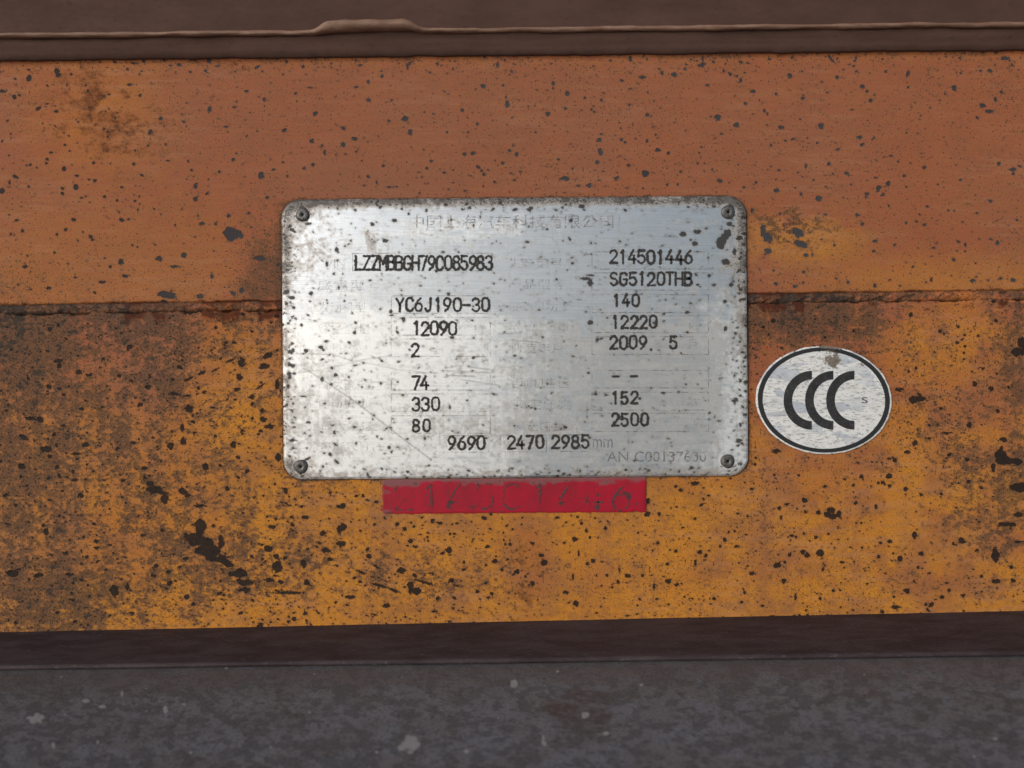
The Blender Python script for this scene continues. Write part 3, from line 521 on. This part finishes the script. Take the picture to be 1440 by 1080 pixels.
# spots are laid out on a regular helper grid, then sampled at the plate's vertices
gu = np.arange(390, 1060, 1.0); gv = np.arange(268, 684, 1.0); GV = np.repeat(gv[:, None], len(gu), 1)
PS = [(a, b, c * 1.22, d * 1.22, e) for a, b, c, d, e in PS]
GS = sdf_spots(gu, GV, PS, 4.0, 5, .5)
LN = np.zeros(GV.shape); GU = np.repeat(gu[None, :], len(gv), 0)
def scratch(pts, w, s):
    for (a, b), (c, d) in zip(pts, pts[1:]):
        L2 = (c - a) ** 2 + (d - b) ** 2; tt = np.clip(((GU - a) * (c - a) + (GV - b) * (d - b)) / L2, 0, 1)
        dist = np.hypot(GU - a - tt * (c - a), GV - b - tt * (d - b))
        np.maximum(LN, s * (1 - sstep(w * .3, w + .6, dist)), out=LN)
scratch([(428, 518), (452, 532), (505, 568), (550, 603), (585, 630), (607, 646)], .8, .55)
scratch([(418, 497), (470, 499), (498, 508), (552, 500)], .5, .45); scratch([(420, 524), (450, 521), (505, 508), (560, 520), (600, 524)], .5, .4)
for a, b, c, d in ((623,521,690,524),(630,528,668,529),(650,534,702,542),(625,518,650,514),(660,516,690,520),(624,531,640,526),(905,377,918,372),(700,470,735,468),(715,478,760,482)): scratch([(a, b), (c, d)], .6, .55)
for q in range(150):
    a = random.uniform(405, 1040); b = random.uniform(285, 665); l = random.uniform(5, 34); an = random.choice((0, 0, 0, 1.57, -.5, .6)) + random.gauss(0, .12)
    scratch([(a, b), (a + l * math.cos(an), b + l * math.sin(an))], .35, random.uniform(.12, .4))
def samp(G):
    x = np.clip(Up - gu[0], 0, len(gu) - 1.001); y = np.clip(Vp - gv[0], 0, len(gv) - 1.001)
    xi = x.astype(int); yi = y.astype(int); fx = x - xi; fy = y - yi
    return (G[yi, xi] * (1 - fx) + G[yi, xi + 1] * fx) * (1 - fy) + (G[yi + 1, xi] * (1 - fx) + G[yi + 1, xi + 1] * fx) * fy
n1 = fbm(Up / 60, Vp / 45, 96); n2 = fbm(Up / 16, Vp / 12, 97, 4, .65); n3 = fbm(Up / 5, Vp / 5, 98, 3, .8); nb_ = fbm(Up / 70, Vp / 5, 99, 3, .7); nv_ = fbm(Up / 4, Vp / 40, 100, 3, .7)
dirt = .50 * (1 - sstep(6, 22 + 12 * (n1 - .5), Vp - 278)) + .62 * (1 - sstep(5, 21, ed + 14 * (n2 - .5))) * (.55 + .9 * n1) + .46 * blob(Up, Vp, 430, 330, 60, 75, .95) + .40 * blob(Up, Vp, 1030, 330, 32, 55, .9) + .35 * blob(Up, Vp, 1030, 420, 26, 70, .9)
dirt = dirt + .40 * blob(Up, Vp, 522, 335, 8, 22, .8) + .35 * blob(Up, Vp, 532, 350, 14, 14, .9) + .30 * blob(Up, Vp, 770, 608, 80, 16, .9) + .28 * blob(Up, Vp, 670, 508, 70, 16, .9) + .9 * (n2 - .5) + .7 * (n3 - .5) - .04
dirt = dirt + .6 * blob(Up, Vp, 424, 652, 18, 12, .8) + .3 * blob(Up, Vp, 427, 308, 18, 18, .8) + .25 * blob(Up, Vp, 740, 462, 40, 14, .9)
oxide_sheen = .1 + sstep(405, 475, Vp + 40 * (n1 - .5) + 14 * (n3 - .5)) * (.38 + .42 * (1 - sstep(520, 860, Up))) + .30 * sstep(960, 1020, Up) * sstep(380, 430, Vp) + 1.0 * (n2 - .5) + .6 * (nb_ - .5) - .15 * sstep(690, 780, Up) * (1 - sstep(880, 960, Up)) + .35 * blob(Up, Vp, 690, 320, 140, 22, .9)  # mottled bloom, paler low on the left where a bright reflection is painted in
cloud = .36 + .26 * sstep(430, 480, Vp + 40 * (n1 - .5)) * sstep(650, 760, Up) + .34 * blob(Up, Vp, 950, 500, 120, 70, .9) + .34 * blob(Up, Vp, 435, 590, 50, 70, .9) + .28 * blob(Up, Vp, 650, 600, 80, 30, .9) + .20 * blob(Up, Vp, 930, 590, 100, 40, .9)
cloud = cloud + .85 * (n2 - .5) + .7 * (n3 - .5) + .35 * (nb_ - .5) + .35 * (nv_ - .5) - .4 * sstep(1005, 1030, Up) * sstep(470, 520, Vp)
nrw, ncl = X.shape
front = np.stack([(Up - 720) * S, Yf, (540 - Vp) * S], -1).reshape(-1, 3)
fq = quads(nrw, ncl)
rim = list(range(0, ncl)) + [r * ncl + ncl - 1 for r in range(1, nrw)] + [(nrw - 1) * ncl + c for c in range(ncl - 2, -1, -1)] + [r * ncl for r in range(nrw - 2, 0, -1)]
rim = np.array(rim); back = front[rim].copy(); back[:, 1] = -.00015
nb = len(front); m = len(rim); a = np.arange(m); b2 = (a + 1) % m
skirt = np.stack([rim[a], rim[b2], nb + b2, nb + a], -1)
atts = dict(spot=samp(GS), line=samp(LN), dirt=dirt, cloud=cloud, oxide_sheen=oxide_sheen)
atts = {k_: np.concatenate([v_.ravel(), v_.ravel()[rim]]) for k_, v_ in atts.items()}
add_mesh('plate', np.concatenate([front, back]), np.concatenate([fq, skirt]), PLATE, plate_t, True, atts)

# rivets: domed washer-like head with a pin hole
def rivet(u, v, r=10.0):
    prof = [(0.0, .30), (.16, .30), (.20, .62), (.45, .80), (.72, .70), (.92, .38), (1.0, 0.0)]
    n = 28; V = []; F = []
    for (pr, ph) in prof:
        for q in range(n):
            an = 2 * math.pi * q / n; rr = r * max(pr, .01) * (1 + .04 * math.sin(3 * an + u))
            V.append(P(u + rr * math.cos(an), v + rr * math.sin(an), -TH - ph * .0011))
    for i in range(len(prof) - 1):
        for q in range(n):
            F.append((i * n + q, (i + 1) * n + q, (i + 1) * n + (q + 1) % n, i * n + (q + 1) % n))
    o = add_mesh('rivet', V, F, RIVET, plate_t, True)
    V = [P(u, v, -TH - .00052)]; V += [P(u + 2.3 * math.cos(2 * math.pi * q / 14), v + 2.3 * math.sin(2 * math.pi * q / 14), -TH - .00048) for q in range(14)]
    add_mesh('pin_hole', V, [(0, 1 + (q + 1) % 14, 1 + q) for q in range(14)], HOLE, o)
for (u, v) in ((427, 303), (1022.5, 299.5), (424.5, 655.5), (1022, 648)): rivet(u, v)

# ------------------------------------------------------------------ single-stroke stamped characters
def arc(cx, cy, rx, ry, a0, a1, n=12):
    return [(cx + rx * math.cos(R(a0 + (a1 - a0) * i / n)), cy + ry * math.sin(R(a0 + (a1 - a0) * i / n))) for i in range(n + 1)]
G = {
 '0': [arc(.5, .70, .5, .30, 0, 180) + arc(.5, .30, .5, .30, 180, 360) + [(1, .70)]],
 '1': [[(.28, .84), (.56, 1), (.56, 0)]],
 '2': [arc(.5, .72, .48, .28, 170, -25) + [(.02, 0), (1, 0)]],
 '3': [arc(.46, .755, .46, .245, 160, -80) + arc(.46, .27, .5, .27, 80, -160)],
 '4': [[(.62, 1), (.0, .30), (1, .30)], [(.72, .56), (.72, 0)]],
 '5': [[(.92, 1), (.12, 1), (.06, .54)] + arc(.47, .32, .50, .32, 130, -155)],
 '6': [arc(.5, .31, .48, .31, 0, 360, 18), [(.80, 1), (.40, .80), (.10, .50), (.02, .31)]],
 '7': [[(0, 1), (1, 1), (.36, 0)]],
 '8': [arc(.5, .77, .42, .23, 0, 360, 16), arc(.5, .27, .5, .27, 0, 360, 16)],
 '9': [arc(.5, .69, .48, .31, 0, 360, 18), [(.20, 0), (.60, .20), (.90, .50), (.98, .69)]],
 '-': [[(.05, .45), (.95, .45)]], '.': [[(.4, .02), (.5, .04)]],
 'A': [[(0, 0), (.5, 1), (1, 0)], [(.2, .36), (.8, .36)]],
 'B': [[(0, 0), (0, 1), (.55, 1)] + arc(.55, .77, .37, .23, 90, -90, 8) + [(0, .54)], [(.5, .54)] + arc(.58, .27, .42, .27, 90, -90, 8) + [(0, 0)]],
 'C': [arc(.52, .68, .5, .32, 25, 180) + arc(.52, .32, .5, .32, 180, 335)],
 'G': [arc(.52, .68, .5, .32, 25, 180) + arc(.52, .32, .5, .32, 180, 360) + [(1.0, .46), (.58, .46)]],
 'H': [[(0, 0), (0, 1)], [(1, 0), (1, 1)], [(0, .5), (1, .5)]],
 'I': [[(.5, 0), (.5, 1)]], 'J': [[(.8, 1), (.8, .28)] + arc(.42, .28, .38, .28, 0, -165)],
 'L': [[(0, 1), (0, 0), (.9, 0)]], 'M': [[(0, 0), (0, 1), (.5, .45), (1, 1), (1, 0)]], 'N': [[(0, 0), (0, 1), (1, 0), (1, 1)]],
 'S': [arc(.5, .755, .46, .245, 30, 265) + arc(.5, .265, .48, .265, 85, -155)],
 'T': [[(0, 1), (1, 1)], [(.5, 1), (.5, 0)]], 'V': [[(0, 1), (.5, 0), (1, 1)]], 'Y': [[(0, 1), (.5, .48), (1, 1)], [(.5, .48), (.5, 0)]],
 'Z': [[(.05, 1), (1, 1), (0, 0), (1, 0)]], 'X': [[(0, 0), (1, 1)], [(0, 1), (1, 0)]],
}
def strokes(pts):
    pts = [p for i, p in enumerate(pts) if i == 0 or math.dist(p, pts[i - 1]) > .05]
    out, cur = [], [pts[0]]
    for i in range(1, len(pts)):
        cur.append(pts[i])
        if i < len(pts) - 1:
            a = math.atan2(pts[i][1] - pts[i - 1][1], pts[i][0] - pts[i - 1][0]); b = math.atan2(pts[i + 1][1] - pts[i][1], pts[i + 1][0] - pts[i][0])
            if abs((b - a + math.pi) % (2 * math.pi) - math.pi) > R(50): out.append(cur); cur = [pts[i]]
    return out + [cur]
def ribbon(pts, w, y, V, F, E):
    """flat stroke with round ends; cross-section of three vertices, edge = 1 on the middle line"""
    pts = [p for i, p in enumerate(pts) if i == 0 or math.dist(p, pts[i - 1]) > .05]
    closed = math.dist(pts[0], pts[-1]) < .3 and len(pts) > 4
    fine_ = [pts[0]]
    for p in pts[1:]:
        m = max(1, int(math.dist(fine_[-1], p) / 2.4)); o = fine_[-1]
        fine_ += [(o[0] + (p[0] - o[0]) * i / m, o[1] + (p[1] - o[1]) * i / m) for i in range(1, m + 1)]
    pts = fine_
    n = len(pts); base = len(V)
    for i, (x, z) in enumerate(pts):
        pa = pts[i - 1] if i > 0 else (pts[-2] if closed else pts[0]); pb = pts[i + 1] if i < n - 1 else (pts[1] if closed else pts[-1])
        dx, dz = pb[0] - pa[0], pb[1] - pa[1]; l = math.hypot(dx, dz) or 1; nx, nz = -dz / l, dx / l
        d1 = (x - pa[0], z - pa[1]); l1 = math.hypot(*d1) or 1
        c = abs((d1[0] * dx + d1[1] * dz) / (l1 * l)) if i > 0 else 1
        ww = w / max(.6, c) * (1 if closed and i in (0, n - 1) else random.uniform(.78, 1.18))
        for s, e in ((-1, 0), (0, 1), (1, 0)):
            V.append(P(x + nx * ww * s, z + nz * ww * s, y)); E.append(e)
    for i in range(n - 1):
        for s in (0, 1):
            q = base + i * 3 + s; F.append((q, q + 3, q + 4, q + 1))
    if not closed:                                   # round caps
        for (i, sgn) in ((0, -1), (n - 1, 1)):
            x, z = pts[i]; o = pts[1] if i == 0 else pts[-2]
            an = math.atan2(z - o[1], x - o[0]); c = base + i * 3 + 1; k0 = len(V)
            for q in range(7):
                t_ = an - math.pi / 2 + math.pi * q / 6
                V.append(P(x + w * math.cos(t_), z + w * math.sin(t_), y)); E.append(0)
            for q in range(6): F.append((c, k0 + q, k0 + q + 1))
def stamped(text, u0, u1, v0, v1, mat, parent, name, w=2.25, pitch=None, cw=None, y=None, label=None, jit=.5):
    n = len(text); H = v1 - v0; cw = cw or H * .54
    pitch = pitch or ((u1 - u0 - cw) / (n - 1) if n > 1 else 0)
    y0 = -TH - .00004 if y is None else y
    V, F, E = [], [], []
    for i, ch in enumerate(text):
        if ch == ' ': continue
        ou = u0 + i * pitch + random.uniform(-jit, jit); ov = random.uniform(-jit, jit); sl = random.uniform(-.02, .02)
        for q, st in enumerate(G[ch]):
            pts = [(ou + x * cw + (z - .5) * sl * H, v1 + ov - z * H) for x, z in st]
            for q2, sub in enumerate(strokes(pts)): ribbon(sub, w * random.uniform(.88, 1.12), y0 - .000003 * (q + q2 + 5 * (i % 2)), V, F, E)
    o = add_mesh(name, V, F, mat, parent, False, dict(edge=E))
    if label: o['label'] = label
    return o
for text, u0, u1, v0, v1, kw in (
    ('LZZMBBGH79C085983', 501, 692, 361, 380, dict(cw=9.0)), ('214501446', 857, 972, 353, 371, {}), ('SG5120THB.', 858, 985, 384, 401.5, {}),
    ('YC6J190-30', 558, 688, 420, 438, {}), ('140', 862, 898, 414.5, 431, {}), ('12090', 581, 642, 453, 471, {}), ('12220', 860, 922, 444.5, 461.5, {}),
    ('2', 579.5, 590, 484, 501.5, {}), ('2009', 858, 908, 473, 490.5, {}), ('5', 941.5, 953, 473, 490, {}), ('74', 581, 603, 529, 547, {}), ('- -', 860, 896, 519, 537, {}),
    ('330', 581, 617.5, 559, 577, {}), ('152', 860, 896, 551, 567.5, {}), ('80', 581, 605, 590, 606.5, {}), ('2500', 860, 910, 581.5, 598.5, {}),
    ('9690', 631, 681, 613.5, 631.5, {}), ('2470', 714, 764, 612.5, 630, {}), ('2985', 776.5, 827, 612, 629.5, {})):
    stamped(text, u0, u1, v0, v1, INK, plate_t, 'stamped_number', label='black stamped characters ' + text.replace('.', ''), **kw)

# ruled boxes of the form
def frame(u0, v0, u1, v1, w=.55):
    V, F = [], []
    for (a, b, c, d) in ((u0 - w, v0 - w, u1 + w, v0 + w), (u0 - w, v1 - w, u1 + w, v1 + w), (u0 - w, v0 + w, u0 + w, v1 - w), (u1 - w, v0 + w, u1 + w, v1 - w)):
        k0 = len(V); y = -TH - .000025
        V += [P(a, b, y), P(a, d, y), P(c, d, y), P(c, b, y)]; F.append((k0, k0 + 1, k0 + 2, k0 + 3))
    add_mesh('ruled_box', V, F, CELL, plate_t)
frame(497, 357, 692, 381.5)
for a, b in ((416.5, 441), (446.5, 471.5), (477, 501.5), (524.5, 548.5), (554, 578.5), (584.5, 609)): frame(551, a, 689.5, b)
for a, b in ((355, 379), (384.5, 408.5), (415, 440), (444.5, 468), (474, 498.5), (521, 545.5), (551.5, 576.5), (581, 606.5)): frame(832, a, 995, b)
frame(619, 612, 687.5, 635.5); frame(703.5, 611.5, 768, 635); frame(773, 611, 829, 634.5)

# faded printed lettering
def printed(text, u, v, size, mat, name, label=None, width=None, align='LEFT', y=None, parent=None):
    cu = bpy.data.curves.new('print', 'FONT'); cu.body = text; cu.size = 1; cu.align_x = 'LEFT'; cu.resolution_u = 3
    ob = bpy.data.objects.new('print', cu); COL.objects.link(ob)
    dg = bpy.context.evaluated_depsgraph_get(); dg.update()
    me = bpy.data.meshes.new_from_object(ob.evaluated_get(dg))
    co = np.empty(len(me.vertices) * 3); me.vertices.foreach_get('co', co); co = co.reshape(-1, 3)
    fc = [tuple(p.vertices) for p in me.polygons]
    bpy.data.objects.remove(ob); bpy.data.curves.remove(cu); bpy.data.meshes.remove(me)
    if not len(co): return
    co[:, 0] -= co[:, 0].min(); w = co[:, 0].max(); h = co[:, 1].max() - min(0, co[:, 1].min()); co[:, 1] -= co[:, 1].min()
    sy = size / h; sx = (width / w) if width else sy
    yy = -TH - .00003 if y is None else y
    V = [P(u + x * sx, v - z * sy, yy) for x, z, _ in co]
    o = add_mesh(name, V, fc, mat, parent or plate_t)
    if label: o['label'] = label
    return o
printed('中国上海汽车科技有限公司', 577, 322, 19, FADED_BROWN, 'printed_title', 'faded printed company name along the top', 285)
for txt, u, v, wd in (('VIN', 459, 377, 27), ('底盘型号', 448, 409, 88), ('发动机型号', 448, 440, 84), ('整备质量', 448, 470, 74), ('乘员数', 451, 498, 48), ('最大输送量', 456, 548, 70), ('电动机功率()', 450, 576, 96), ('最大泵送量', 452, 606, 92), ('外形尺寸(长X宽X高)', 450, 636, 166),
                      ('生产编号', 715, 378, 76), ('产品型号', 715, 408, 78), ('发动机功率', 715, 439, 86), ('最大总质量', 712, 468, 88), ('制造年月', 715, 497, 76), ('电动机电压', 715, 546, 86), ('额定压力', 720, 576, 84), ('输送排量', 720, 606, 76),
                      ('X', 691, 631, 9), ('kW', 968, 437, 16), ('kg', 968, 466, 16), ('年', 918, 492, 12), ('月', 966, 492, 12), ('kg', 668, 469, 14), ('kW', 970, 571, 16), ('kg', 975, 602, 14)):
    printed(txt, u, v, 15 if txt[0] > 'z' else 12, FADED, 'printed_caption', None, wd)
AN = faded_material('faded_grey_print', (.20, .20, .205), .32, .58, .75)
printed('mm', 833, 629, 12, AN, 'printed_caption', None, 28)
printed('AN C00137600', 853, 649, 14.5, AN, 'printed_serial', 'pale printed serial number in the lower right corner', 139)

# ------------------------------------------------------------------ red strip with ghost digits under the plate
red_t = thing('red_marking_strip', P(723, 721, -.0002), 'narrow red painted strip with dark worn digits below the data plate', 'marking')
cu_ = np.arange(538, 908.6, 1.5); tv = np.linspace(0, 1, 34)[:, None]; U = np.repeat(cu_[None, :], 34, 0)
vt = 674.2 - 4.0 * (cu_ - 538) / 370 + (fbm(cu_ / 6, cu_ * 0, 101) - .5) * 2.2; vb = 722.5 - 3.0 * (cu_ - 538) / 370 + (fbm(cu_ / 5, cu_ * 0, 102) - .5) * 3.0
V = vt[None, :] * (1 - tv) + vb[None, :] * tv
U = U + (fbm(V / 4, V * 0 + .5, 103) - .5) * 4 * (np.clip((U - 900) / 8, 0, 1) + np.clip((546 - U) / 8, 0, 1))
n1 = fbm(U / 24, V / 10, 104)
dirt = .85 * (1 - sstep(0, 13 + 16 * (n1 - .5), V - vt[None, :])) + .30 * sstep(.5, .7, n1) + .45 * (1 - sstep(538, 580, U)) * n1
RC = conv([(1410,205,18,20),(1405,262,16),(1150,225,16,14),(1155,165,10),(1145,260,8,12),(1310,170,16,24),(1290,155,20,10),(410,205,24,16),(400,225,14,10),(965,205,18,12),(1350,210,10),(1345,255,9),(1265,245,10),(100,258,18,6),(860,258,16,8),(615,258,10,7),(520,225,14,8)], 520, 650, 3.6)
chip = sdf_spots(cu_, V, RC + random_spots(90, 540, 906, 674, 722, .5, 1.6, lambda u, v: .5), 4)
Yr = np.full(U.shape, -.00048) - .00006 * (fbm(U / 9, V / 9, 105) - .5)
ee = np.minimum(np.minimum(U - 538, 908 - U), np.minimum(V - vt[None, :], vb[None, :] - V)); Yr = Yr + .00014 * (1 - sstep(0, 1.6, ee))
add_mesh('paint_film', np.stack([(U - 720) * S, Yr, (540 - V) * S], -1).reshape(-1, 3), quads(34, len(cu_)), RED, red_t, True, dict(dirt=dirt, chip=chip))
stamped('214501446', 555, 885, 681, 716, GHOST, red_t, 'worn_digits', w=2.6, cw=24, y=-.00058, label='ghostly dark digits 214501446')

# ------------------------------------------------------------------ oval sticker with three nested letters
SC = (1157.8, 562.5); RX, RY = 95.5, 76.0; SA = R(3.0)
stick_t = thing('oval_sticker', P(1158, 638, -.0003), 'white oval sticker with black rim and three black letters C', 'sticker')
def ell(r, an): 
    x = RX * r * math.cos(an); y = RY * r * math.sin(an)
    return SC[0] + x * math.cos(SA) - y * math.sin(SA), SC[1] + x * math.sin(SA) + y * math.cos(SA)
NR, NA = 46, 200; V, F, W = [], [], []
for i in range(NR + 1):
    r = i / NR
    for j in range(NA):
        an = 2 * math.pi * j / NA; rr = r
        if i == NR: rr = 1 + .006 * (float(fbm(j / 3., 0., 111)) - .5) * 4
        u, v = ell(max(rr, .004), an)
        y = -.00052 + (.00012 if i == NR else 0); V.append(P(u, v, y))
        w = .8 * math.exp(-(((u - 1171) / 11) ** 2 + ((v - 508) / 13) ** 2)) + .9 * math.exp(-(((u - 1166) / 17) ** 2 + ((v - 489) / 5) ** 2) ** 2) + .7 * math.exp(-(((u - 1210) / 6) ** 2 + ((v - 512) / 4) ** 2))
        W.append(w - .12 + .18 * (r > .9) + .45 * math.exp(-(((u - 1150) / 60) ** 2 + ((v - 505) / 14) ** 2)) + (.12 if r > .985 else 0))
for i in range(NR):
    for j in range(NA): F.append((i * NA + j, i * NA + (j + 1) % NA, (i + 1) * NA + (j + 1) % NA, (i + 1) * NA + j))
V.append(P(*SC, -.00052)); W.append(0); F += [(len(V) - 1, (j + 1) % NA, j) for j in range(NA)]
add_mesh('sticker_film', V, F, STICKER, stick_t, True, dict(wear=W))
# rim: broken where the foil is worn off at the top
V, F, E = [], [], []; NA = 240
for j in range(NA + 1):
    an = 2 * math.pi * j / NA; wob = .006 * (float(fbm(j / 4., 3., 112)) - .5)
    for r, e in ((.90 + wob, 0), (.935, 1), (.972 - wob, 0)):
        u_, v_ = ell(r, an); V.append(P(u_, v_, -.00058)); E.append(e * .6 + .3 - 1.1 * math.exp(-(((u_ - 1165) / 17) ** 2 + ((v_ - 490) / 9) ** 2) ** 2) - .35 * math.exp(-((u_ - 1225) / 14) ** 2) * (v_ < 540))
for j in range(NA):
    for s in (0, 1): F.append((j * 3 + s, j * 3 + s + 1, j * 3 + s + 4, j * 3 + s + 3))
add_mesh('black_rim', V, F, RIM, stick_t, False, dict(edge=E))
def c_mark(uc, vc, ro_x, ro_y, th):
    V, F = [], []; n = 40
    for j in range(n + 1):
        an = R(90 + 180 * j / n)
        for q in (0, .5, 1):
            x = (ro_x - th * q) * math.cos(an); y = (ro_y - th * q) * math.sin(an)
            V.append(P(uc + x - y * .03 * 0, vc - y + x * 0, -.00058))
    for j in range(n):
        for s in (0, 1): F.append((j * 3 + s, j * 3 + s + 1, j * 3 + s + 4, j * 3 + s + 3))
    add_mesh('letter_c', V, F, MARK, stick_t)
for uc in (1141.0, 1171.2, 1200.8): c_mark(uc, 562.8, 39.8, 41.3, 12.2)
printed('S', 1211, 567, 8.5, MARK, 'letter_s', None, 8.5, y=-.00058, parent=stick_t)

# ------------------------------------------------------------------ ground below, out of the picture
gnd = add_mesh('ground', [(-800, -800, -1.1), (800, -800, -1.1), (800, 800, -1.1), (-800, 800, -1.1)], [(0, 1, 2, 3)], GROUND)
tag(gnd, kind='structure')
